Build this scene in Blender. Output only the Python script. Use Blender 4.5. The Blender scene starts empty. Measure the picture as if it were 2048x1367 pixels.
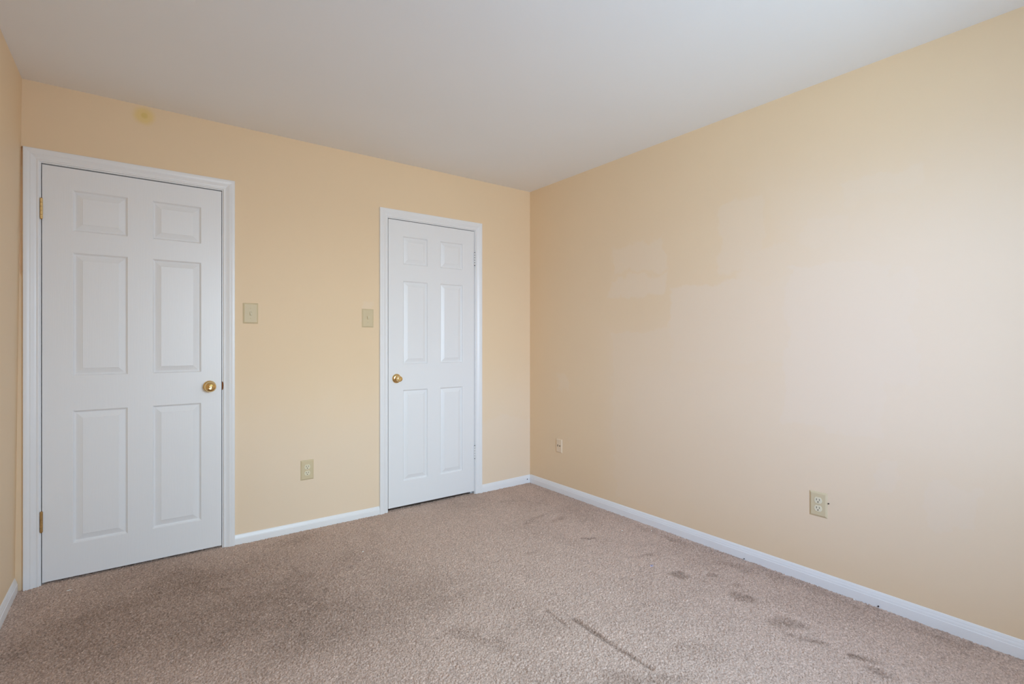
import bpy, bmesh, math, random
import numpy as np
from mathutils import Vector, Matrix

random.seed(7)
rng = np.random.default_rng(11)
S = bpy.context.scene
COL = S.collection

# ------------------------------------------------------------------ camera, world, light, exposure
cd = bpy.data.cameras.new('camera')
cam = bpy.data.objects.new('camera', cd)
COL.objects.link(cam)
cd.sensor_fit = 'HORIZONTAL'
cd.sensor_width = 36.0
cd.lens = 36.0 * 1013.83 / 2048.0
cd.shift_y = -2.5 / 2048.0
cd.clip_start = 0.02
cam.location = (-2.6693, -3.3394, 1.1884)
cam.rotation_euler = (math.radians(90), 0, math.radians(53.3976 - 90))
S.camera = cam

EXPOSURE = 0.045
# hazy daylight: even sky, paler ground, plus added glow lobes that steer light onto walls and ceiling
SKY = (6.1, 9.2, 13.0)
GROUND = (3.2, 4.9, 6.9)
GLOWS = [((-0.10, -0.92, 0.36), (6.1, 9.6, 11.6)), ((0.0, -1.0, 0.10), (4.4, 2.5, 0.0)),
         ((-0.60, -0.75, 0.12), (4.0, 4.4, 8.8)), ((-0.50, -0.80, -0.35), (4.8, 5.9, 5.6)),
         ((0.0, -0.90, -0.40), (1.7, 2.2, 3.1))]
GLOW_POWER = 12
W = bpy.data.worlds.new('hazy_sky')
S.world = W
W.use_nodes = True
nt = W.node_tree
nt.nodes.clear()
wo = nt.nodes.new('ShaderNodeOutputWorld')
bg = nt.nodes.new('ShaderNodeBackground')
tc = nt.nodes.new('ShaderNodeTexCoord')
sx = nt.nodes.new('ShaderNodeSeparateXYZ')
rp = nt.nodes.new('ShaderNodeValToRGB')
mr = nt.nodes.new('ShaderNodeMapRange')
mr.inputs['From Min'].default_value = -1
mr.inputs['From Max'].default_value = 1
nt.links.new(tc.outputs['Generated'], sx.inputs[0])
nt.links.new(sx.outputs['Z'], mr.inputs['Value'])
nt.links.new(mr.outputs[0], rp.inputs[0])
e = rp.color_ramp.elements
e[0].position = 0.48
e[0].color = GROUND + (1,)
e[1].position = 0.52
e[1].color = SKY + (1,)
sky_out = rp.outputs[0]
for (gd, gc) in GLOWS:
    dp = nt.nodes.new('ShaderNodeVectorMath')
    dp.operation = 'DOT_PRODUCT'
    nt.links.new(tc.outputs['Generated'], dp.inputs[0])
    dp.inputs[1].default_value = Vector(gd).normalized()
    m0 = nt.nodes.new('ShaderNodeMath')
    m0.operation = 'MAXIMUM'
    m0.inputs[1].default_value = 0
    m1 = nt.nodes.new('ShaderNodeMath')
    m1.operation = 'POWER'
    m1.inputs[1].default_value = GLOW_POWER
    nt.links.new(dp.outputs['Value'], m0.inputs[0])
    nt.links.new(m0.outputs[0], m1.inputs[0])
    sc_g = nt.nodes.new('ShaderNodeVectorMath')
    sc_g.operation = 'SCALE'
    sc_g.inputs[0].default_value = gc
    nt.links.new(m1.outputs[0], sc_g.inputs['Scale'])
    ad = nt.nodes.new('ShaderNodeVectorMath')
    ad.operation = 'ADD'
    nt.links.new(sky_out, ad.inputs[0])
    nt.links.new(sc_g.outputs[0], ad.inputs[1])
    sky_out = ad.outputs[0]
nt.links.new(sky_out, bg.inputs['Color'])
bg.inputs['Strength'].default_value = 1.0
nt.links.new(bg.outputs[0], wo.inputs['Surface'])

# room
XL_T, XL_B = -3.105, -3.130        # left wall leans out a little towards the floor
YB = -3.74                          # inside face of the window wall
H = 2.44
# window openings: (wall, from, to, sill, head); "front" runs along x, "left" along y
WINDOWS = [('front', -2.20, -0.80, 0.75, 2.10)]
for (wl_, a_, b_, z0_, z1_) in WINDOWS:
    ld = bpy.data.lights.new('window_daylight', 'AREA')
    lo = bpy.data.objects.new('window_daylight', ld)
    COL.objects.link(lo)
    ld.shape = 'RECTANGLE'
    ld.size = b_ - a_
    ld.size_y = z1_ - z0_
    ld.energy = 1
    ld.cycles.is_portal = True
    if wl_ == 'front':
        lo.location = ((a_ + b_) / 2, YB - 0.14, (z0_ + z1_) / 2)
        lo.rotation_euler = (math.radians(90), 0, 0)
    else:
        lo.location = (XL_B - 0.16, (a_ + b_) / 2, (z0_ + z1_) / 2)
        lo.rotation_euler = (math.radians(90), 0, math.radians(-90))

S.view_settings.view_transform = 'Standard'
S.view_settings.look = 'None'
S.view_settings.exposure = EXPOSURE
S.view_settings.gamma = 1.0
S.view_settings.use_curve_mapping = False
S.cycles.max_bounces = 16
S.cycles.diffuse_bounces = 12
S.cycles.transparent_max_bounces = 16


# ------------------------------------------------------------------ materials
def srgb(r, g, b):
    f = lambda c: c / 12.92 if c <= 0.04045 else ((c + 0.055) / 1.055) ** 2.4
    return (f(r / 255), f(g / 255), f(b / 255), 1)


class NT:
    def __init__(s, name):
        s.m = bpy.data.materials.new(name)
        s.m.use_nodes = True
        s.t = s.m.node_tree
        s.b = s.t.nodes['Principled BSDF']

    def n(s, kind, **kw):
        o = s.t.nodes.new('ShaderNode' + kind)
        for k, v in kw.items():
            setattr(o, k, v)
        return o

    def l(s, a, b):
        s.t.links.new(a, b)

    def val(s, x, sock):
        if isinstance(x, (int, float)):
            sock.default_value = x
        else:
            s.l(x, sock)

    def math(s, op, a, b=0.0, c=0.0):
        o = s.n('Math', operation=op)
        s.val(a, o.inputs[0])
        s.val(b, o.inputs[1])
        s.val(c, o.inputs[2])
        return o.outputs[0]

    def mix(s, f, a, b):
        o = s.n('Mix', data_type='RGBA')
        s.val(f, o.inputs['Factor'])
        for x, k in ((a, 6), (b, 7)):
            if isinstance(x, tuple):
                o.inputs[k].default_value = x
            else:
                s.l(x, o.inputs[k])
        return o.outputs[2]

    def pos(s):
        return s.n('NewGeometry').outputs['Position']

    def noise(s, vec, scale, detail=3.0, rough=0.5):
        o = s.n('TexNoise')
        s.l(vec, o.inputs['Vector'])
        o.inputs['Scale'].default_value = scale
        o.inputs['Detail'].default_value = detail
        o.inputs['Roughness'].default_value = rough
        return o

    def step(s, x, a, b):
        o = s.n('MapRange', interpolation_type='SMOOTHSTEP')
        s.val(x, o.inputs['Value'])
        o.inputs['From Min'].default_value = a
        o.inputs['From Max'].default_value = b
        return o.outputs[0]

    def bump(s, h, strength, dist):
        o = s.n('Bump')
        o.inputs['Strength'].default_value = strength
        o.inputs['Distance'].default_value = dist
        s.l(h, o.inputs['Height'])
        s.l(o.outputs[0], s.b.inputs['Normal'])


def plain(name, col, rough=0.5, metal=0.0, mottle=0.0, scale=40.0, spec=0.5):
    q = NT(name)
    if mottle:
        nz = q.noise(q.pos(), scale, 3)
        f = q.step(nz.outputs['Fac'], 0.3, 0.7)
        d = tuple(c * (1 - mottle) for c in col[:3]) + (1,)
        q.l(q.mix(f, d, col), q.b.inputs['Base Color'])
    else:
        q.b.inputs['Base Color'].default_value = col
    q.b.inputs['Roughness'].default_value = rough
    q.b.inputs['Metallic'].default_value = metal
    q.b.inputs['Specular IOR Level'].default_value = spec
    return q.m


WALL_COL = srgb(236, 211, 176)
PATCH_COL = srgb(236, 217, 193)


def wall_mat(name, axis, patches, stains=()):
    """cream paint; patches = paler rectangles, touch-ups and broad soft zones (u0,u1,v0,v1,strength,feather) in metres on the wall."""
    q = NT(name)
    p = q.pos()
    sp = q.n('SeparateXYZ')
    q.l(p, sp.inputs[0])
    u, v = sp.outputs[axis], sp.outputs['Z']
    nz = q.noise(p, 5.0, 4, 0.6)
    sc = q.n('SeparateColor')
    q.l(nz.outputs['Color'], sc.inputs[0])
    du = q.math('MULTIPLY', q.math('SUBTRACT', sc.outputs[0], 0.5), 0.22)
    dv = q.math('MULTIPLY', q.math('SUBTRACT', sc.outputs[1], 0.5), 0.22)
    uu = q.math('ADD', u, du)
    vv = q.math('ADD', v, dv)
    tot = None
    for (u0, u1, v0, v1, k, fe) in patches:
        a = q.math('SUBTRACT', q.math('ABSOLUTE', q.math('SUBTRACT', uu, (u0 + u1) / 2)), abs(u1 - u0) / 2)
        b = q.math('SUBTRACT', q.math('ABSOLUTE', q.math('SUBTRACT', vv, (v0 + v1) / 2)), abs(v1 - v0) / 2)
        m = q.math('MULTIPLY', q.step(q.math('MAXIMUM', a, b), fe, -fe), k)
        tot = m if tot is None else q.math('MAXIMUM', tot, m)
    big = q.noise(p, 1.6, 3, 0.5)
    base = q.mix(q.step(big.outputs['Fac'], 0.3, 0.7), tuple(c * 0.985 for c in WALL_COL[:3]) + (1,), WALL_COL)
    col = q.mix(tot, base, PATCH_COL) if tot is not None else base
    for (u0, v0, r, c, k) in stains:
        a = q.math('SUBTRACT', u, u0)
        b = q.math('SUBTRACT', v, v0)
        d = q.math('SQRT', q.math('ADD', q.math('MULTIPLY', a, a), q.math('MULTIPLY', b, b)))
        d = q.math('ADD', d, q.math('MULTIPLY', q.math('SUBTRACT', sc.outputs[2], 0.5), r * 0.8))
        col = q.mix(q.math('MULTIPLY', q.step(d, r, r * 0.45), k), col, c)
    q.l(col, q.b.inputs['Base Color'])
    q.b.inputs['Roughness'].default_value = 0.55
    q.b.inputs['Specular IOR Level'].default_value = 0.35
    fine = q.noise(p, 180.0, 2)
    q.bump(fine.outputs['Fac'], 0.06, 0.002)
    return q.m


M = {}
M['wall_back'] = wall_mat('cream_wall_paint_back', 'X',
                          [(-2.30, -1.20, -0.5, 0.75, 0.75, 0.35), (-0.60, 0.30, -0.5, 0.58, 0.85, 0.05), (-0.60, 0.30, -0.5, 0.85, 0.6, 0.30),  # broad soft-edged zones, paler low on the wall
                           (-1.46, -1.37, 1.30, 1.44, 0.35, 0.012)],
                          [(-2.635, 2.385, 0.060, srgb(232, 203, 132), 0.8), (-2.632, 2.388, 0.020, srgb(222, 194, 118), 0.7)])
EDGE = 0.012
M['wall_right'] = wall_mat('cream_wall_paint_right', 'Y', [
    (-4.0, -2.10, 0.45, 1.90, 0.62, 0.35), (-4.0, -0.95, 0.10, 1.15, 0.55, 0.25),  # broad soft-edged zones, paler away from the corner
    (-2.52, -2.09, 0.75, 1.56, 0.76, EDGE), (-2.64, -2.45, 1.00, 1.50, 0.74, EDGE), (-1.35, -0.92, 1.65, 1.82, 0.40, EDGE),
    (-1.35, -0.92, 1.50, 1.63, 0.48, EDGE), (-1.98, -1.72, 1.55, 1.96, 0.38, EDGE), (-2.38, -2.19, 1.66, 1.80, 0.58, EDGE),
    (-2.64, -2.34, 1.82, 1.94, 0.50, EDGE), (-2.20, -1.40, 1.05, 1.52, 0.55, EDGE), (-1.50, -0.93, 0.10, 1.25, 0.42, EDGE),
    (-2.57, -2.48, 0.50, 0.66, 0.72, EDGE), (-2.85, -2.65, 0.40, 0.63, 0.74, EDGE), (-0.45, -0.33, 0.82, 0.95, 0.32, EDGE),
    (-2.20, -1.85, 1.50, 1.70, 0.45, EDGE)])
M['wall'] = wall_mat('cream_wall_paint', 'Y', [])
M['ceiling'] = plain('flat_white_ceiling_paint', srgb(238, 238, 238), 0.85, mottle=0.012, scale=2.0, spec=0.2)
M['trim'] = plain('white_trim_paint', srgb(236, 237, 238), 0.33, mottle=0.015, scale=6.0)
M['dark'] = plain('dark_hollow', srgb(30, 26, 22), 0.9)
M['ivory'] = plain('ivory_plastic', srgb(213, 197, 162), 0.42, mottle=0.01, spec=0.3)
M['almond'] = plain('pale_almond_plastic', srgb(232, 210, 180), 0.35, mottle=0.01)
M['ivory_face'] = plain('pale_ivory_plastic', srgb(228, 219, 192), 0.4, mottle=0.01, spec=0.3)
M['slot'] = plain('dark_slot', srgb(38, 32, 26), 0.6)
M['brass'] = plain('polished_brass', srgb(236, 205, 146), 0.17, 1.0, mottle=0.06, scale=60)
M['brass_dull'] = plain('dull_brass', srgb(200, 164, 110), 0.42, 1.0, mottle=0.15, scale=120)
M['brass_brown'] = plain('tarnished_brass', srgb(150, 92, 50), 0.35, 1.0, mottle=0.2, scale=120)
M['steel'] = plain('dark_nail_steel', srgb(70, 66, 64), 0.4, 0.8)
M['white_plastic'] = plain('white_vinyl', srgb(240, 241, 242), 0.35, mottle=0.01)
M['lint'] = plain('white_lint', srgb(240, 238, 232), 0.9, mottle=0.1, scale=600)
M['blue'] = plain('blue_scrap_plastic', srgb(70, 82, 130), 0.4, mottle=0.2, scale=500)
M['lilac'] = plain('pale_lilac_plastic', srgb(196, 188, 206), 0.4, mottle=0.1, scale=500)
M['bead'] = plain('dark_brown_bead', srgb(50, 36, 36), 0.35, mottle=0.2, scale=500)

# painted moulded door: embossed woodgrain in the paint
q = NT('white_door_paint')
p = q.pos()
mp = q.n('Mapping')
q.l(p, mp.inputs[0])
mp.inputs['Scale'].default_value = (1, 1, 0.09)
warp = q.noise(mp.outputs[0], 9.0, 2)
wv = q.n('TexWave', wave_type='BANDS', bands_direction='X')
q.l(mp.outputs[0], wv.inputs['Vector'])
wv.inputs['Scale'].default_value = 60
wv.inputs['Distortion'].default_value = 9
wv.inputs['Detail'].default_value = 3
wv.inputs['Detail Scale'].default_value = 1.2
q.b.inputs['Base Color'].default_value = srgb(234, 235, 236)
q.b.inputs['Roughness'].default_value = 0.36
q.bump(wv.outputs['Fac'], 0.06, 0.0012)
M['door'] = q.m

# glass: lets the daylight straight through
q = NT('window_glass')
q.t.nodes.remove(q.b)
tr = q.n('BsdfTransparent')
gl = q.n('BsdfGlossy')
gl.inputs['Roughness'].default_value = 0.02
mx = q.n('MixShader')
mx.inputs[0].default_value = 0.06
q.l(tr.outputs[0], mx.inputs[1])
q.l(gl.outputs[0], mx.inputs[2])
q.l(mx.outputs[0], q.t.nodes['Material Output'].inputs['Surface'])
M['glass'] = q.m

# carpet: yarn colour varies tuft by tuft; "wear" darkens soiled and trodden patches and puts in shade of leaning, creased pile
q = NT('taupe_carpet_pile')
p = q.pos()
at = q.n('Attribute', attribute_name='wear_shade')
yn = q.n('Attribute', attribute_name='yarn')
c1 = q.mix(yn.outputs['Fac'], srgb(138, 115, 100), srgb(230, 203, 186))
c2 = q.mix(yn.outputs['Fac'], srgb(90, 72, 59), srgb(166, 139, 121))
q.l(q.mix(at.outputs['Fac'], c1, c2), q.b.inputs['Base Color'])
q.b.inputs['Roughness'].default_value = 0.95
q.b.inputs['Specular IOR Level'].default_value = 0.1
q.b.inputs['Sheen Weight'].default_value = 0.15
q.b.inputs['Sheen Roughness'].default_value = 0.6
M['carpet'] = q.m
M['backing'] = plain('carpet_backing', srgb(172, 147, 131), 0.95, mottle=0.25, scale=250, spec=0.1)


# ------------------------------------------------------------------ helpers
def tag(o, label=None, cat=None, group=None, kind=None):
    if label: o['label'] = label
    if cat: o['category'] = cat
    if group: o['group'] = group
    if kind: o['kind'] = kind
    return o


def link(name, bm, mat, parent=None, smooth=False, loc=None, rot=None):
    bmesh.ops.recalc_face_normals(bm, faces=bm.faces)
    me = bpy.data.meshes.new(name)
    bm.to_mesh(me)
    bm.free()
    me.materials.append(mat)
    if smooth:
        me.polygons.foreach_set('use_smooth', [True] * len(me.polygons))
        try:
            me.set_sharp_from_angle(angle=math.radians(40))
        except Exception:
            pass
    o = bpy.data.objects.new(name, me)
    COL.objects.link(o)
    if parent: o.parent = parent
    if loc: o.location = loc
    if rot: o.rotation_euler = rot
    return o


def empty(name, loc=(0, 0, 0), rot=(0, 0, 0)):
    o = bpy.data.objects.new(name, None)
    COL.objects.link(o)
    o.empty_display_size = 0.05
    o.location = loc
    o.rotation_euler = rot
    return o


def add_box(bm, x0, x1, y0, y1, z0, z1, bev=0.0):
    vs = [bm.verts.new((x, y, z)) for x in (x0, x1) for y in (y0, y1) for z in (z0, z1)]
    fs = []
    for f in ((0, 1, 3, 2), (4, 6, 7, 5), (0, 4, 5, 1), (2, 3, 7, 6), (0, 2, 6, 4), (1, 5, 7, 3)):
        fs.append(bm.faces.new([vs[i] for i in f]))
    if bev:
        es = list({e for f in fs for e in f.edges})
        bmesh.ops.bevel(bm, geom=es, offset=bev, segments=2, profile=0.5, affect='EDGES')


def box(name, mat, x0, x1, y0, y1, z0, z1, parent=None, bev=0.0):
    bm = bmesh.new()
    add_box(bm, x0, x1, y0, y1, z0, z1, bev)
    return link(name, bm, mat, parent)


def add_lathe(bm, prof, axis='-Y', seg=40, c=(0, 0, 0), sq=(1, 1)):
    """prof: (radius, distance along axis)."""
    rings = []
    for r, d in prof:
        ring = []
        if r < 1e-6:
            ring = [bm.verts.new(place(0, 0, d, axis, c))]
        else:
            for i in range(seg):
                a = 2 * math.pi * i / seg
                ring.append(bm.verts.new(place(r * math.cos(a) * sq[0], r * math.sin(a) * sq[1], d, axis, c)))
        rings.append(ring)
    for a, b in zip(rings, rings[1:]):
        if len(a) == 1 and len(b) == 1:
            continue
        for i in range(seg):
            j = (i + 1) % seg
            if len(a) == 1:
                bm.faces.new((a[0], b[i], b[j]))
            elif len(b) == 1:
                bm.faces.new((a[i], a[j], b[0]))
            else:
                bm.faces.new((a[i], a[j], b[j], b[i]))


def place(u, v, d, axis, c):
    if axis == '-Y':
        return (c[0] + u, c[1] - d, c[2] + v)
    return (c[0] + u, c[1] + v, c[2] + d)      # 'Z'


def lathe(name, mat, prof, axis='-Y', seg=40, c=(0, 0, 0), parent=None, loc=None):
    bm = bmesh.new()
    add_lathe(bm, prof, axis, seg, c)
    return link(name, bm, mat, parent, True, loc)


def rect_rings(bm, x0, x1, z0, z1, steps, close=True):
    """nested mitred rectangles on a wall plane, steps = (inset, y)."""
    prev = None
    for ins, y in steps:
        ring = [bm.verts.new(c) for c in ((x0 + ins, y, z0 + ins), (x1 - ins, y, z0 + ins),
                                          (x1 - ins, y, z1 - ins), (x0 + ins, y, z1 - ins))]
        if prev:
            for i in range(4):
                j = (i + 1) % 4
                bm.faces.new((prev[i], prev[j], ring[j], ring[i]))
        prev = ring
    if close:
        bm.faces.new(prev)


# ------------------------------------------------------------------ doors' dimensions (metres, back wall is y = 0, right wall x = 0)
D1 = dict(x0=-3.034, x1=-2.272, z0=0.012, z1=2.046)
D2 = dict(x0=-1.259, x1=-0.556, z0=0.021, z1=2.036)
for d, top in ((D1, 2.0525), (D2, 2.0415)):
    d['j0'] = d['x0'] - 0.0035
    d['j1'] = d['x1'] + 0.0035
    d['jz'] = top
OPEN = 0.018

# ------------------------------------------------------------------ setting: floor, walls, ceiling
WT = 0.12
fl = box('floor', M['backing'], -3.26, 0.12, YB - 0.12, 0.9, -0.10, -0.012)
tag(fl, 'floor of the empty room under the taupe carpet', 'floor', kind='structure')

# back wall with two door openings, solid pieces in one mesh
bm = bmesh.new()
o1 = (D1['j0'] - OPEN, D1['j1'] + OPEN, D1['jz'] + OPEN)
o2 = (D2['j0'] - OPEN, D2['j1'] + OPEN, D2['jz'] + OPEN)
XG = -3.1015
add_box(bm, XG, o1[0], 0, WT, -0.02, H)
add_box(bm, -3.26, XG, 0, WT, -0.02, 1.50)
add_box(bm, -3.26, XG, 0.014, WT, 1.50, 2.118)          # unfilled gap behind the edge of the casing
add_box(bm, -3.26, XG, 0, WT, 2.118, H)
add_box(bm, o1[0], o1[1], 0, WT, o1[2], H)
add_box(bm, o1[1], o2[0], 0, WT, -0.02, H)
add_box(bm, o2[0], o2[1], 0, WT, o2[2], H)
add_box(bm, o2[1], 0.12, 0, WT, -0.02, H)
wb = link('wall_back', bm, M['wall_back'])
tag(wb, 'cream painted wall with the two white doors in it', 'wall', kind='structure')

bm = bmesh.new()
add_box(bm, 0, 0.12, YB, 0, -0.02, H)
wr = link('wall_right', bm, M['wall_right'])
tag(wr, 'long cream wall with uneven paint touch-ups and one ivory outlet', 'wall', kind='structure')

# left and front walls are built from strips around their window openings
def xin(z):
    return XL_B + (XL_T - XL_B) * (z + 0.02) / (H + 0.02)


def left_strip(b, y0, y1, z0, z1):
    v = [b.verts.new(c) for y in (y0, y1) for c in ((xin(z0), y, z0), (xin(z1), y, z1), (-3.26, y, z1), (-3.26, y, z0))]
    for i in range(4):
        j = (i + 1) % 4
        b.faces.new((v[i], v[j], v[4 + j], v[4 + i]))
    b.faces.new(v[:4])
    b.faces.new(v[4:])


def wall_with_windows(strip, lo_, hi_, wins):
    b = bmesh.new()
    at_ = lo_
    for (_, a_, c_, z0_, z1_) in sorted(wins, key=lambda w: w[1]):
        strip(b, at_, a_, -0.02, H)
        strip(b, a_, c_, -0.02, z0_)
        strip(b, a_, c_, z1_, H)
        at_ = c_
    strip(b, at_, hi_, -0.02, H)
    return b


wl = link('wall_left', wall_with_windows(left_strip, YB, 0.0, [w for w in WINDOWS if w[0] == 'left']), M['wall'])
tag(wl, 'sliver of cream wall beside the wide white door', 'wall', kind='structure')
wf = link('wall_front', wall_with_windows(lambda b, x0, x1, z0, z1: add_box(b, x0, x1, YB - WT, YB, z0, z1), -3.26, 0.12,
                                          [w for w in WINDOWS if w[0] == 'front']), M['wall'])
tag(wf, 'cream wall behind the viewer', 'wall', kind='structure')

ce = box('ceiling', M['ceiling'], -3.26, 0.12, YB - WT, 0.9, H, H + 0.1)
tag(ce, 'flat white painted ceiling', 'ceiling', kind='structure')

# closed dark spaces behind both doors
for nm, xa, xb, lab in (('wall_hall', -3.26, -1.9, 'wall of the dark hall behind the wide door'),
                        ('wall_closet', -1.6, -0.2, 'wall of the dark closet behind the narrow door')):
    bm = bmesh.new()
    add_box(bm, xa, xa + 0.04, WT, 0.8, -0.02, H)
    add_box(bm, xb - 0.04, xb, WT, 0.8, -0.02, H)
    add_box(bm, xa, xb, 0.8, 0.84, -0.02, H)
    tag(link(nm, bm, M['wall']), lab, 'wall', kind='structure')

# windows out of the picture: frame, two sashes with panes, sill
def frame_bm(x0, x1, z0, z1, w, y0, y1):
    b = bmesh.new()
    add_box(b, x0, x0 + w, y0, y1, z0, z1)
    add_box(b, x1 - w, x1, y0, y1, z0, z1)
    add_box(b, x0 + w, x1 - w, y0, y1, z0, z0 + w)
    add_box(b, x0 + w, x1 - w, y0, y1, z1 - w, z1)
    return b


for k_, (wl_, a_, b_, z0_, z1_) in enumerate(WINDOWS):
    hw, hh = (b_ - a_) / 2, z1_ - z0_
    if wl_ == 'front':
        win = empty('window_%d' % (k_ + 1), ((a_ + b_) / 2, YB, z0_))
        tag(win, 'white double-hung window in the wall behind the viewer', 'window', kind='structure')
    else:
        win = empty('window_%d' % (k_ + 1), (xin(z0_), (a_ + b_) / 2, z0_), (0, 0, math.radians(-90)))
        tag(win, 'white double-hung window in the wall left of the viewer', 'window', kind='structure')
    link('window_frame', frame_bm(-hw, hw, 0, hh, 0.03, -0.115, -0.02), M['white_plastic'], win)
    for (za, zb, yy) in ((0.03, hh / 2 + 0.02, -0.06), (hh / 2 - 0.02, hh - 0.03, -0.09)):
        sash = link('sash', frame_bm(-hw + 0.03, hw - 0.03, za, zb, 0.035, yy - 0.028, yy), M['white_plastic'], win)
        b = bmesh.new()
        add_box(b, -hw + 0.065, hw - 0.065, yy - 0.016, yy - 0.012, za + 0.035, zb - 0.035)
        link('pane', b, M['glass'], sash)
    b = bmesh.new()
    add_box(b, -hw - 0.05, hw + 0.05, -0.02, 0.045, -0.025, -0.001, 0.003)
    link('sill', b, M['trim'], win)

# ------------------------------------------------------------------ door casings and jambs (trim_1, trim_2)
# casing profile: (distance outward from the inner edge, thickness)
CAS = [(0.0, 0.0), (0.0, 0.0065), (0.0015, 0.0080), (0.0050, 0.0085), (0.0085, 0.0080), (0.0100, 0.0070),
       (0.0130, 0.0075), (0.0200, 0.0095), (0.0270, 0.0130), (0.0305, 0.0142), (0.0330, 0.0132), (0.0350, 0.0135),
       (0.0400, 0.0152), (0.0500, 0.0165), (0.0555, 0.0160), (0.0570, 0.0140), (0.0570, 0.0)]


def casing_run(kind, xi0, xi1, zi):
    b = bmesh.new()
    A, B = [], []
    for u, t in CAS:
        if kind == 'L':
            A.append((xi0 - u, -t, -0.008)); B.append((xi0 - u, -t, zi + u))
        elif kind == 'R':
            A.append((xi1 + u, -t, -0.008)); B.append((xi1 + u, -t, zi + u))
        else:
            A.append((xi0 - u, -t, zi + u)); B.append((xi1 + u, -t, zi + u))
    va = [b.verts.new(c) for c in A]
    vb = [b.verts.new(c) for c in B]
    for i in range(len(va) - 1):
        b.faces.new((va[i], va[i + 1], vb[i + 1], vb[i]))
    b.faces.new(va)
    b.faces.new(vb)
    return b


def door_trim(name, d, label):
    t = empty(name, (0, 0, 0))
    tag(t, label, 'door trim', kind='structure')
    rv = 0.006
    a, c, z = d['j0'] - rv, d['j1'] + rv, d['jz'] + rv
    link('side_casing', casing_run('L', a, c, z), M['trim'], t, True)
    link('side_casing', casing_run('R', a, c, z), M['trim'], t, True)
    link('head_casing', casing_run('T', a, c, z), M['trim'], t, True)
    box('jamb', M['trim'], d['j0'] - OPEN + 0.0002, d['j0'], 0.0, WT, -0.01, d['jz'], t)
    box('jamb', M['trim'], d['j1'], d['j1'] + OPEN - 0.0002, 0.0, WT, -0.01, d['jz'], t)
    box('head_jamb', M['trim'], d['j0'] - OPEN + 0.0002, d['j1'] + OPEN - 0.0002, 0.0, WT, d['jz'], d['jz'] + OPEN - 0.0002, t)
    b = bmesh.new()
    add_box(b, d['j0'], d['j0'] + 0.012, 0.042, 0.075, -0.01, d['jz'])
    add_box(b, d['j1'] - 0.012, d['j1'], 0.042, 0.075, -0.01, d['jz'])
    add_box(b, d['j0'], d['j1'], 0.042, 0.075, d['jz'] - 0.012, d['jz'])
    link('door_stop', b, M['trim'], t)
    return t


t1 = door_trim('trim_1', D1, 'white moulded casing around the wide door by the left wall')
t2 = door_trim('trim_2', D2, 'white moulded casing around the narrow closet door')

# brass strike plate on the wide door's latch side
b = bmesh.new()
n = 14
lipz = 0.930
outer = []
for k in range(n + 1):
    a = math.pi * k / n - math.pi / 2
    zz = lipz + 0.024 * math.sin(a)
    w = 0.0055 * math.cos(a) ** 0.7 if abs(math.cos(a)) > 1e-6 else 0.0
    outer.append((D1['j1'] + w, zz))
rows = []
for (x, z) in outer:
    rows.append([b.verts.new((D1['j1'] - 0.0008, -0.0004, z)), b.verts.new((x, -0.0018, z)), b.verts.new((x, 0.0002, z)),
                 b.verts.new((D1['j1'] - 0.0008, 0.020, z))])
for r0, r1 in zip(rows, rows[1:]):
    for i in range(3):
        b.faces.new((r0[i], r0[i + 1], r1[i + 1], r1[i]))
tag(link('strike_plate', b, M['brass_brown'], t1, True), 'tarnished brass strike lip')

# ------------------------------------------------------------------ six-panel moulded doors
MOULD = [(0.0, 0.0), (0.0015, 0.0008), (0.0040, 0.0048), (0.0070, 0.0088), (0.0100, 0.0102), (0.0125, 0.0102), (0.0140, 0.0096),
         (0.0355, 0.0022), (0.0370, 0.0019), (0.0385, 0.0004)]


def door_leaf(name, d, cols, rows, label):
    b = bmesh.new()
    x0, x1, z0, z1 = d['x0'], d['x1'], d['z0'], d['z1']
    xs = [x0] + [v for c in cols for v in c] + [x1]
    zs = [z0] + [v for r in rows for v in r] + [z1]
    yf = d.get('yf', 0.0)
    for i in range(len(xs) - 1):
        for j in range(len(zs) - 1):
            if i % 2 == 1 and j % 2 == 1:
                rect_rings(b, xs[i], xs[i + 1], zs[j], zs[j + 1], [(a, yf + k) for a, k in MOULD])
            else:
                b.faces.new([b.verts.new(c) for c in ((xs[i], yf, zs[j]), (xs[i + 1], yf, zs[j]),
                                                      (xs[i + 1], yf, zs[j + 1]), (xs[i], yf, zs[j + 1]))])
    yb = yf + 0.035
    P = [(x0, z0), (x1, z0), (x1, z1), (x0, z1)]
    fr = [b.verts.new((x, yf, z)) for x, z in P]
    bk = [b.verts.new((x, yb, z)) for x, z in P]
    for i in range(4):
        j = (i + 1) % 4
        b.faces.new((fr[i], fr[j], bk[j], bk[i]))
    b.faces.new(bk)
    bmesh.ops.remove_doubles(b, verts=b.verts, dist=1e-5)
    o = link(name, b, M['door'])
    return tag(o, label, 'door', kind='structure')


d1 = door_leaf('door_1', D1, [(-2.9210, -2.7015), (-2.5960, -2.3715)],
               [(0.1775, 0.8390), (1.0120, 1.6285), (1.7350, 1.9405)],
               'wide white six-panel door with brass hinges and knob, by the left wall')
d2 = door_leaf('door_2', D2, [(-1.1500, -0.9550), (-0.8530, -0.6585)],
               [(0.1945, 0.8400), (1.0220, 1.6130), (1.7290, 1.9280)],
               'narrow white six-panel closet door near the room corner')


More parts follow.
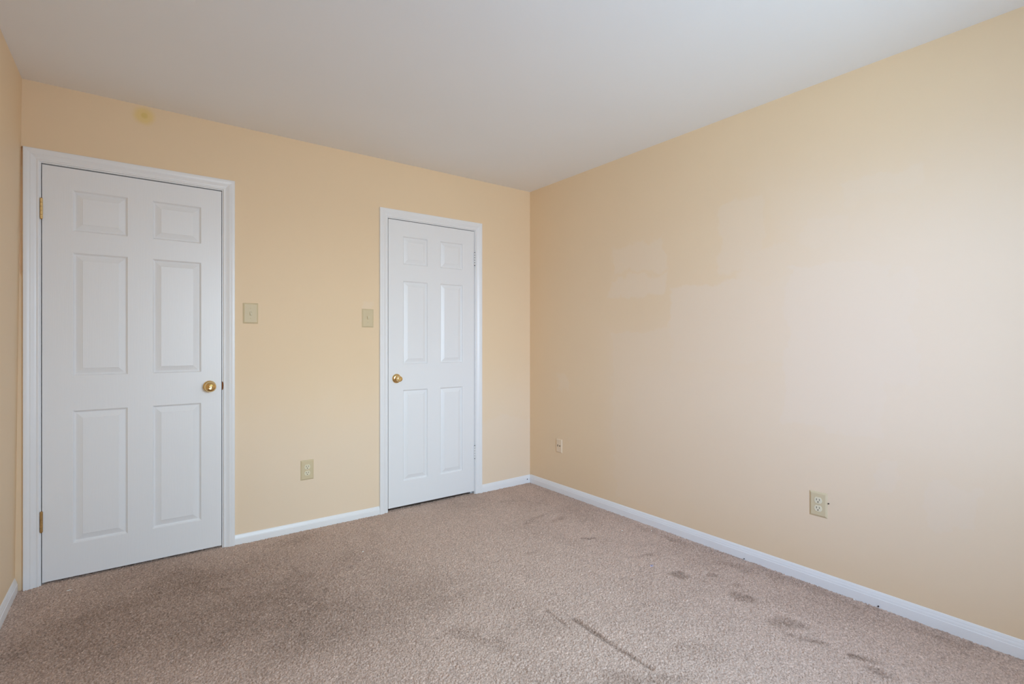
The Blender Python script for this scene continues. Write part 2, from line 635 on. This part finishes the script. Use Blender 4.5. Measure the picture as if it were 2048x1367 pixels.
def hinge(parent, x, zc, mats, label, h=0.098, gap=0.0009, painted=False):
    b = bmesh.new()
    n = 5
    r = 0.0056
    yc = -0.0050
    kh = h / n
    for k in range(n):
        a = zc - h / 2 + k * kh + gap / 2
        c = zc - h / 2 + (k + 1) * kh - gap / 2
        add_lathe(b, [(0, a), (r * 0.94, a), (r, a + 0.0004), (r, a + 0.0009), (r, c - 0.0009), (r, c - 0.0004), (r * 0.94, c), (0, c)], 'Z', 24, (x, yc, 0))
    # the leaf edges that show between door and jamb
    add_box(b, x - 0.0012, x + 0.0012, -0.002, 0.018, zc - h / 2, zc + h / 2)
    o = link('hinge', b, mats[0], parent, True)
    o['label'] = label
    b = bmesh.new()
    add_lathe(b, [(0, zc - h / 2 - 0.004), (0.003, zc - h / 2 - 0.0035), (0.0044, zc - h / 2), (0.0030, zc - h / 2 + 0.002),
                  (0.0030, zc + h / 2 - 0.002), (0.0048, zc + h / 2), (0.0046, zc + h / 2 + 0.002), (0.0, zc + h / 2 + 0.003)],
              'Z', 20, (x, yc, 0))
    link('hinge_pin', b, mats[1], o, True)
    return o


hinge(d1, D1['x0'] - 0.0018, 1.830, (M['brass'], M['brass_dull']), 'bright brass upper hinge')
hinge(d1, D1['x0'] - 0.0018, 0.309, (M['brass_dull'], M['brass_dull']), 'dull brass lower hinge', gap=0.0008)
hinge(d2, D2['x1'] + 0.0018, 1.823, (M['trim'], M['steel']), 'upper hinge painted over white', gap=0.0045)
hinge(d2, D2['x1'] + 0.0018, 0.325, (M['trim'], M['steel']), 'lower hinge painted over white', gap=0.0030)

# wide door: round privacy knob with a turn button
kx, kz = -2.3315, 0.929
ROSE = [(0, 0), (0.0325, 0.0), (0.0330, 0.0018), (0.0320, 0.0042), (0.0290, 0.0068), (0.0240, 0.0090), (0.0170, 0.0105)]
k1 = lathe('door_knob', M['brass'], [(0.0135, 0.008), (0.0130, 0.018), (0.0150, 0.024), (0.0215, 0.029), (0.0268, 0.0345),
                                     (0.0288, 0.0400), (0.0289, 0.0450), (0.0278, 0.0495), (0.0250, 0.0540), (0.0205, 0.0580),
                                     (0.0165, 0.0606), (0.0142, 0.0618), (0.0132, 0.0612), (0.0112, 0.0608), (0.0, 0.0606)], c=(kx, 0, kz), seg=56, parent=d1)
k1['label'] = 'polished brass knob with a turn button'
lathe('rosette', M['brass'], ROSE, c=(kx, 0, kz), seg=56, parent=k1)
lathe('lock_ring', M['brass'], [(0.0108, 0.0612), (0.0106, 0.0640), (0.0092, 0.0652), (0.0080, 0.0640), (0.0078, 0.0618)],
      c=(kx, 0, kz), seg=40, parent=k1)
b = bmesh.new()
add_box(b, kx - 0.0066, kx + 0.0066, -0.0690, -0.0612, kz - 0.0030, kz + 0.0030, 0.0012)
link('lock_button', b, M['brass'], k1, True)

# closet: smaller passage knob, dished end, with a pin hole in the rosette
kx, kz = -1.1985, 0.9235
k2 = lathe('door_knob', M['brass'], [(0.0150, 0.008), (0.0135, 0.014), (0.0115, 0.020), (0.0115, 0.026), (0.0150, 0.030),
                                     (0.0185, 0.034), (0.0192, 0.038), (0.0182, 0.0415), (0.0178, 0.0440), (0.0190, 0.0480),
                                     (0.0196, 0.0530), (0.0190, 0.0575), (0.0172, 0.0600), (0.0150, 0.0604), (0.0138, 0.0585),
                                     (0.0130, 0.0572), (0.0, 0.0570)], c=(kx, 0, kz), seg=56, parent=d2)
k2['label'] = 'small brass knob with a dished end'
lathe('rosette', M['brass'], [(0, 0), (0.0325, 0.0), (0.0330, 0.0018), (0.0318, 0.0048), (0.0285, 0.0085), (0.0230, 0.0115),
                              (0.0160, 0.0130), (0.010, 0.0132)], c=(kx, 0, kz), seg=56, parent=k2)
lathe('pin_hole', M['slot'], [(0.0026, 0.0080), (0.0026, 0.0108), (0.0, 0.0110)], c=(kx - 0.0222, 0, kz - 0.001), seg=16, parent=k2)

# ------------------------------------------------------------------ baseboards
BB = [(0.0, 0.0), (0.0120, 0.0), (0.0120, 0.60), (0.0116, 0.635), (0.0100, 0.650), (0.0098, 0.670), (0.0092, 0.74),
      (0.0076, 0.80), (0.0062, 0.835), (0.0062, 0.86), (0.0050, 0.90), (0.0034, 0.955), (0.0022, 0.99), (0.0, 1.0)]


def baseboard(name, p0, p1, nrm, h0, h1, label, ext=0.012):
    """p0 -> p1 along the wall foot, nrm points into the room."""
    b = bmesh.new()
    ends = []
    for (p, h) in ((p0, h0), (p1, h1)):
        ends.append([b.verts.new((p[0] + nrm[0] * t, p[1] + nrm[1] * t, -ext + (h + ext) * k)) for t, k in BB])
    a, c = ends
    for i in range(len(a)):
        j = (i + 1) % len(a)
        b.faces.new((a[i], a[j], c[j], c[i]))
    b.faces.new(a)
    b.faces.new(c)
    o = link(name, b, M['trim'], None, True)
    return tag(o, label, 'baseboard', kind='structure')


c1 = D1['j1'] + 0.006 + 0.057
c2 = D2['j0'] - 0.006 - 0.057
c3 = D2['j1'] + 0.006 + 0.057
baseboard('baseboard_back', (c1, 0), (c2, 0), (0, -1), 0.055, 0.053, 'white baseboard between the two doors')
bbr = baseboard('baseboard_back_corner', (c3, 0), (0, 0), (0, -1), 0.058, 0.064, 'short white baseboard between closet door and corner')
baseboard('baseboard_right', (0, -0.012), (0, YB), (-1, 0), 0.066, 0.068, 'long white baseboard along the right wall')
baseboard('baseboard_left', (XL_B + 0.0006, -0.012), (XL_B + 0.0006, YB), (1, 0), 0.066, 0.066, 'white baseboard along the left wall')
lathe('cable_hole', M['slot'], [(0.0046, 0.010), (0.0046, 0.0125), (0.0, 0.0125)], c=(-0.0385, 0, 0.0315), seg=18, parent=bbr)


# ------------------------------------------------------------------ wall plates
def plate_bm(w, h, t=0.0060, bev=0.0075):
    b = bmesh.new()
    rect_rings(b, -w / 2, w / 2, -h / 2, h / 2, [(0, 0.0), (0, -0.0016), (0.0012, -0.0026), (bev, -t), (bev + 0.001, -t - 0.0002)])
    return b


def rounded_disc(b, r, zcut, y0, y1, cz, seg=40):
    """receptacle face: a disc with its top and bottom cut flat."""
    P = []
    for i in range(seg):
        a = 2 * math.pi * i / seg
        P.append((r * math.cos(a), max(-zcut, min(zcut, r * math.sin(a)))))
    f = [b.verts.new((x, y1, cz + z)) for x, z in P]
    m = [b.verts.new((x * 1.04, y1 + 0.0008, cz + z * 1.04)) for x, z in P]
    k = [b.verts.new((x * 1.04, y0, cz + z * 1.04)) for x, z in P]
    for i in range(seg):
        j = (i + 1) % seg
        b.faces.new((f[i], f[j], m[j], m[i]))
        b.faces.new((m[i], m[j], k[j], k[i]))
    b.faces.new(f)


def screw(parent, x, z, y=-0.0062, r=0.0030, mat=None):
    b = bmesh.new()
    add_lathe(b, [(r, -y - 0.001), (r, -y + 0.0004), (r * 0.7, -y + 0.0011), (0, -y + 0.0013)], '-Y', 18, (x, 0, z))
    add_box(b, x - r * 0.8, x + r * 0.8, y - 0.0015, y - 0.0002, z - 0.0004, z + 0.0004)
    return link('screw', b, mat or M['ivory'], parent, True)


def outlet(loc, rz, w, h, label, group):
    t = empty('wall_outlet', loc, (0, 0, rz))
    tag(t, label, 'outlet', group)
    link('plate', plate_bm(w, h), M['ivory'], t)
    for s in (1, -1):
        cz = s * 0.0195
        b = bmesh.new()
        rounded_disc(b, 0.0172, 0.0143, -0.005, -0.0078, cz)
        r = link('receptacle', b, M['ivory_face'], t)
        for x, hh2 in ((-0.0064, 0.0045), (0.0064, 0.0038)):
            b = bmesh.new()
            add_box(b, x - 0.0013, x + 0.0013, -0.0081, -0.006, cz + 0.0035 - hh2, cz + 0.0035 + hh2, 0.0004)
            link('slot', b, M['slot'], r)
        b = bmesh.new()
        add_lathe(b, [(0.0027, 0.006), (0.0027, 0.0081), (0, 0.0081)], '-Y', 16, (0, 0, cz - 0.0078))
        link('ground_hole', b, M['slot'], r)
    screw(t, 0, 0)
    return t


def switch(loc, w, h, up, label):
    t = empty('light_switch', loc)
    tag(t, label, 'light switch', 'ivory toggle switches on the back wall')
    link('plate', plate_bm(w, h), M['ivory'], t)
    link('bezel', frame_bm(-0.0062, 0.0062, -0.0128, 0.0128, 0.0012, -0.0072, -0.0055), M['ivory'], t)
    s = 1 if up else -1
    b = bmesh.new()
    base = [b.verts.new((x, -0.0058, z)) for x, z in ((-0.0044, -0.010), (0.0044, -0.010), (0.0044, 0.010), (-0.0044, 0.010))]
    tip0, tip1 = s * 0.004, s * 0.013
    lo_, hi_ = min(tip0, tip1), max(tip0, tip1)
    ya, yb = (-0.0175, -0.0150) if up else (-0.0150, -0.0175)
    tip = [b.verts.new(c) for c in ((-0.0034, ya, lo_), (0.0034, ya, lo_), (0.0034, yb, hi_), (-0.0034, yb, hi_))]
    for i in range(4):
        j = (i + 1) % 4
        b.faces.new((base[i], base[j], tip[j], tip[i]))
    b.faces.new(tip)
    b.faces.new(base)
    bmesh.ops.bevel(b, geom=[e for e in b.edges], offset=0.0007, segments=2, profile=0.5, affect='EDGES')
    link('toggle', b, M['ivory_face'], t, True)
    b = bmesh.new()
    add_box(b, -0.0049, 0.0049, -0.0061, -0.0055, -0.0115, 0.0115)
    link('toggle_slot', b, M['slot'], t)
    screw(t, 0, 0.0302)
    screw(t, 0, -0.0302)
    return t


switch((-2.1215, 0, 1.351), 0.0815, 0.121, False, 'ivory toggle switch plate beside the wide door casing')
switch((-1.4070, 0, 1.3410), 0.0800, 0.124, True, 'ivory toggle switch plate beside the narrow closet door casing')
outlet((-1.8000, 0, 0.3750), 0, 0.0790, 0.124, 'ivory duplex outlet low on the wall between the two doors', 'ivory duplex outlets')
outlet((0, -2.2485, 0.3940), -math.pi / 2, 0.0800, 0.119, 'ivory duplex outlet on the long right wall', 'ivory duplex outlets')

# phone jack low on the right wall near the corner
j = empty('wall_jack', (0, -0.3700, 0.3655), (0, 0, -math.pi / 2))
tag(j, 'small beige two-hole jack plate low on the right wall near the corner', 'wall jack')
link('plate', plate_bm(0.0680, 0.1080, 0.0075, 0.006), M['almond'], j)
b = bmesh.new()
add_box(b, -0.0150, -0.0090, -0.0085, -0.006, -0.0060, 0.0100, 0.0006)
link('port', b, M['slot'], j)
lathe('port', M['slot'], [(0.0052, 0.006), (0.0052, 0.0085), (0.0, 0.0085)], c=(0.012, 0, 0.001), seg=20, parent=j)
b = bmesh.new()
add_lathe(b, [(0.0105, 0.006), (0.0105, 0.0080), (0.0085, 0.0084), (0.0056, 0.0084), (0.0054, 0.0070)], '-Y', 28, (0.012, 0, 0.001))
link('port_ring', b, M['almond'], j, True)
screw(j, 0, 0.042, -0.0077, 0.0026, M['almond'])
screw(j, 0, -0.042, -0.0077, 0.0026, M['almond'])

# nail head beside the right wall's outlet
b = bmesh.new()
add_lathe(b, [(0.0014, -0.004), (0.0014, 0.0045), (0.0030, 0.0052), (0.0031, 0.0066), (0.0, 0.0072)], '-Y', 16)
nl = link('nail', b, M['steel'], None, True, (0, -2.2945, 0.4085), (0, 0, -math.pi / 2))
tag(nl, 'small dark nail head in the wall at the edge of an outlet plate', 'nail')


# ------------------------------------------------------------------ carpet
def lattice(nx, ny, cell, seed, sx=1.0, sy=1.0):
    """smooth value noise sampled on an nx x ny grid, cell in samples."""
    r = np.random.default_rng(seed)
    gx, gy = int(nx / (cell * sx)) + 4, int(ny / (cell * sy)) + 4
    g = r.random((gx, gy))
    X = np.arange(nx) / (cell * sx)
    Y = np.arange(ny) / (cell * sy)
    xi, yi = X.astype(int), Y.astype(int)
    fx, fy = X - xi, Y - yi
    fx = fx * fx * (3 - 2 * fx)
    fy = fy * fy * (3 - 2 * fy)
    a = g[np.ix_(xi, yi)]
    b_ = g[np.ix_(xi + 1, yi)]
    c_ = g[np.ix_(xi, yi + 1)]
    d_ = g[np.ix_(xi + 1, yi + 1)]
    fx, fy = fx[:, None], fy[None, :]
    return (a * (1 - fx) + b_ * fx) * (1 - fy) + (c_ * (1 - fx) + d_ * fx) * fy


STEP = 0.0023
CX0, CX1, CY0, CY1 = -3.128, 0.0, -3.735, 0.03
nx, ny = int((CX1 - CX0) / STEP), int((CY1 - CY0) / STEP)
xs = CX0 + np.arange(nx) * (CX1 - CX0) / (nx - 1)
ys = CY0 + np.arange(ny) * (CY1 - CY0) / (ny - 1)
XX, YY = np.meshgrid(xs, ys, indexing='ij')
tuft = lattice(nx, ny, 2.0, 1)
tuft2 = lattice(nx, ny, 3.6, 2)
clump = lattice(nx, ny, 18.3, 3)
fib = rng.random((nx, ny))
lean = lattice(nx, ny, 78.3, 4) * 0.6 + lattice(nx, ny, 32.6, 5) * 0.4
patch = lattice(nx, ny, 221.7, 6) * 0.5 + lattice(nx, ny, 97.8, 7) * 0.3 + lattice(nx, ny, 39.1, 8) * 0.2
wear_shade = np.clip((patch - 0.46) * 2.4, 0, 1) * 0.34
door_side = np.exp(-(((XX + 2.35) / 0.62) ** 2 + ((YY + 0.72) / 0.50) ** 2)) + 0.6 * np.exp(-(((XX + 2.75) / 0.30) ** 2 + ((YY + 0.65) / 0.35) ** 2))
wear_shade = np.clip(wear_shade + 0.72 * np.clip(door_side, 0, 1) * (0.55 + 0.9 * patch), 0, 1)
rag = lattice(nx, ny, 28.7, 9) * 0.6 + lattice(nx, ny, 11.7, 10) * 0.4
rag2 = lattice(nx, ny, 78.3, 12)


def blot(cx_, cy_, ra, rb, ang, k, rough=0.9):
    global wear_shade
    ca, sa = math.cos(math.radians(ang)), math.sin(math.radians(ang))
    dx, dy = XX - cx_, YY - cy_
    a = (dx * ca + dy * sa) / ra
    b2 = (-dx * sa + dy * ca) / rb
    d = np.sqrt(a * a + b2 * b2) + (rag - 0.5) * rough * 2.0 + (rag2 - 0.5) * rough * 1.0
    wear_shade = np.maximum(wear_shade, 1.12 * k * np.clip((1.2 - d) / 0.8, 0, 1))


# trodden, darker pile in front of the wide door
for a in ((-2.25, -0.76, 0.40, 0.20, -40, 0.62), (-2.42, -0.52, 0.26, 0.12, -30, 0.62), (-2.60, -0.42, 0.22, 0.08, -20, 0.5),
          (-1.95, -0.95, 0.28, 0.14, -45, 0.42), (-2.05, -0.65, 0.22, 0.14, -30, 0.52), (-2.85, -0.45, 0.16, 0.18, 0, 0.4),
          (-1.90, -0.15, 0.16, 0.05, 15, 0.34), (-1.91, -1.26, 0.14, 0.06, -50, 0.40), (-1.54, -1.67, 0.20, 0.05, -60, 0.34),
          (-2.45, -0.95, 0.25, 0.12, -35, 0.42), (-2.72, -0.75, 0.16, 0.10, -30, 0.36), (-1.70, -1.20, 0.12, 0.06, -40, 0.34),
          # foot-sized dark marks along the right wall
          (-0.440, -1.79, 0.055, 0.030, -60, 0.62), (-0.41, -1.88, 0.050, 0.022, -75, 0.45), (-0.33, -1.87, 0.035, 0.022, -60, 0.45),
          (-0.40, -2.07, 0.075, 0.040, -75, 0.52), (-0.33, -2.00, 0.05, 0.025, -75, 0.40),
          (-0.12, -1.90, 0.16, 0.05, -75, 0.40), (-0.47, -2.33, 0.080, 0.038, -70, 0.50), (-0.505, -2.45, 0.075, 0.026, -72, 0.66),
          (-0.49, -2.58, 0.055, 0.022, -60, 0.66), (-0.53, -2.64, 0.06, 0.022, -80, 0.50), (-0.40, -1.52, 0.10, 0.022, -20, 0.36),
          (-0.89, -1.12, 0.05, 0.022, 0, 0.42), (-0.48, -1.16, 0.045, 0.013, -30, 0.62), (-0.37, -0.81, 0.12, 0.03, 10, 0.42),
          (-0.50, -0.70, 0.14, 0.03, 20, 0.34), (-0.08, -1.50, 0.25, 0.04, -88, 0.40), (-0.06, -2.2, 0.3, 0.04, -88, 0.36),
          (-0.25, -0.45, 0.15, 0.05, 15, 0.30), (-0.62, -0.30, 0.22, 0.04, 8, 0.26), (-0.08, -2.75, 0.25, 0.06, -88, 0.42),
          (-1.30, -2.15, 0.10, 0.05, -60, 0.36), (-1.15, -2.25, 0.12, 0.05, -50, 0.40), (-0.95, -2.2, 0.12, 0.05, -40, 0.18)):
    blot(*a)
# long crease in the pile, in two strokes
crease = np.zeros_like(XX)
for (xa, ya, xb, yb, w, k) in ((-1.211, -1.628, -1.221, -1.763, 0.007, 0.7), (-1.162, -1.755, -1.167, -1.97, 0.010, 1.0),
                               (-1.167, -1.97, -1.165, -2.162, 0.010, 0.9)):
    L2 = (xb - xa) ** 2 + (yb - ya) ** 2
    t = np.clip(((XX - xa) * (xb - xa) + (YY - ya) * (yb - ya)) / L2, 0, 1)
    d = np.sqrt((XX - xa - t * (xb - xa)) ** 2 + (YY - ya - t * (yb - ya)) ** 2) + (rag - 0.5) * 0.012
    crease = np.maximum(crease, k * np.clip((w * 1.6 - d) / (w * 1.1), 0, 1))
wear_shade = np.clip(np.maximum(wear_shade, crease * 0.8), 0, 1)  # crease also darkened in colour, painting in its shade
# single tufts darken unevenly, so a mark is a thickening of darker tufts
speck = lattice(nx, ny, 1.7, 13)
w0 = wear_shade
wear_shade = np.clip(wear_shade + (speck - 0.5) * 1.1 * np.sqrt(np.clip(wear_shade, 0, 1)), 0, 1)
tip = lattice(nx, ny, 1.5, 14)
Z = (-0.0080 + 0.0052 * tip + 0.0030 * tuft2 + 0.0014 * clump + 0.0032 * fib - 0.0010 * w0 - 0.006 * crease)
yarn = np.clip(0.05 + 0.55 * lattice(nx, ny, 1.6, 15) + 0.55 * rng.random((nx, ny)), 0, 1)
JX = XX + (rng.random((nx, ny)) - 0.5) * STEP * 0.9 + (lean - 0.5) * 0.004
JY = YY + (rng.random((nx, ny)) - 0.5) * STEP * 0.9
JX[0, :], JX[-1, :] = XX[0, :], XX[-1, :]
# fine pile only where it can be seen, with a margin; the rest of the grid is dropped
keep = YY > (-0.75 - 0.75 * (XX + 3.128) - 0.55)
cellkeep = keep[:-1, :-1] & keep[1:, :-1] & keep[:-1, 1:] & keep[1:, 1:]
idx = -np.ones((nx, ny), dtype=np.int64)
used = np.zeros((nx, ny), bool)
used[:-1, :-1] |= cellkeep; used[1:, :-1] |= cellkeep; used[:-1, 1:] |= cellkeep; used[1:, 1:] |= cellkeep
idx[used] = np.arange(used.sum())
co = np.stack([JX[used], JY[used], Z[used]], 1).astype(np.float32)
I, J = np.nonzero(cellkeep)
quads = np.stack([idx[I, J], idx[I + 1, J], idx[I + 1, J + 1], idx[I, J + 1]], 1).astype(np.int32)
me = bpy.data.meshes.new('carpet')
me.vertices.add(len(co))
me.vertices.foreach_set('co', co.ravel())
me.loops.add(quads.size)
me.loops.foreach_set('vertex_index', quads.ravel())
me.polygons.add(len(quads))
me.polygons.foreach_set('loop_start', np.arange(0, quads.size, 4, dtype=np.int32))
me.polygons.foreach_set('use_smooth', np.ones(len(quads), dtype=bool))
me.update(calc_edges=True)
for nm, arr in (('wear_shade', wear_shade), ('yarn', yarn)):
    a = me.attributes.new(nm, 'FLOAT', 'POINT')
    a.data.foreach_set('value', arr[used].astype(np.float32))
me.materials.append(M['carpet'])
cp = bpy.data.objects.new('carpet', me)
COL.objects.link(cp)
tag(cp, 'worn taupe wall-to-wall carpet pile with darker trodden patches', 'carpet', kind='stuff')


# ------------------------------------------------------------------ bits lying on the carpet
def crumb(name, x, y, z, sx_, sy_, sz_, mat, label, cat, group=None, rot=0.0):
    b = bmesh.new()
    bmesh.ops.create_icosphere(b, subdivisions=2, radius=1.0)
    for v in b.verts:
        k = 1 + random.uniform(-0.25, 0.25)
        v.co = Vector((v.co.x * sx_ * k, v.co.y * sy_ * k, v.co.z * sz_ * k))
    o = link(name, b, mat, None, True, (x, y, z), (0, 0, rot))
    return tag(o, label, cat, group)


G = 'white lint specks on the carpet'
crumb('lint', -2.924, -0.143, 0.0015, 0.011, 0.003, 0.002, M['lint'], 'white lint speck on the carpet before the wide door', 'lint', G, 0.3)
crumb('lint', -1.641, -0.547, 0.0018, 0.005, 0.0035, 0.0025, M['lint'], 'white lint speck in the middle of the carpet below the outlet between the doors', 'lint', G)
crumb('lint', -0.226, -1.204, 0.0018, 0.0045, 0.004, 0.0025, M['lint'], 'white lint speck on the carpet beside the small dark carpet stain', 'lint', G)
crumb('lint', -0.078, -1.314, 0.0018, 0.005, 0.004, 0.0025, M['lint'], 'white lint speck by the right baseboard, directly beyond the blue scrap', 'lint', G)
crumb('lint', -0.022, -2.409, 0.0022, 0.005, 0.0045, 0.003, M['lint'], 'white lint speck at the foot of the right baseboard below the outlet', 'lint', G)
sc_ = crumb('plastic_scrap', -0.480, -1.630, 0.0016, 0.011, 0.009, 0.0022, M['lilac'], 'tiny blue and lilac plastic scrap on the open carpet', 'scrap')
b = bmesh.new()
bmesh.ops.create_icosphere(b, subdivisions=2, radius=1.0)
for v in b.verts:
    v.co = Vector((v.co.x * 0.005 - 0.001, v.co.y * 0.004, v.co.z * 0.002 + 0.0016))
tag(link('blue_center', b, M['blue'], sc_, True), 'dark blue middle')
crumb('bead', -0.0145, -2.500, 0.0065, 0.005, 0.0035, 0.0035, M['bead'], 'dark bead against the right baseboard, past the outlet', 'bead', 'dark beads at the right baseboard')
crumb('bead', -0.0140, -1.880, 0.0045, 0.0035, 0.0030, 0.0030, M['bead'], 'dark bead against the right baseboard, halfway along between corner and outlet', 'bead', 'dark beads at the right baseboard')
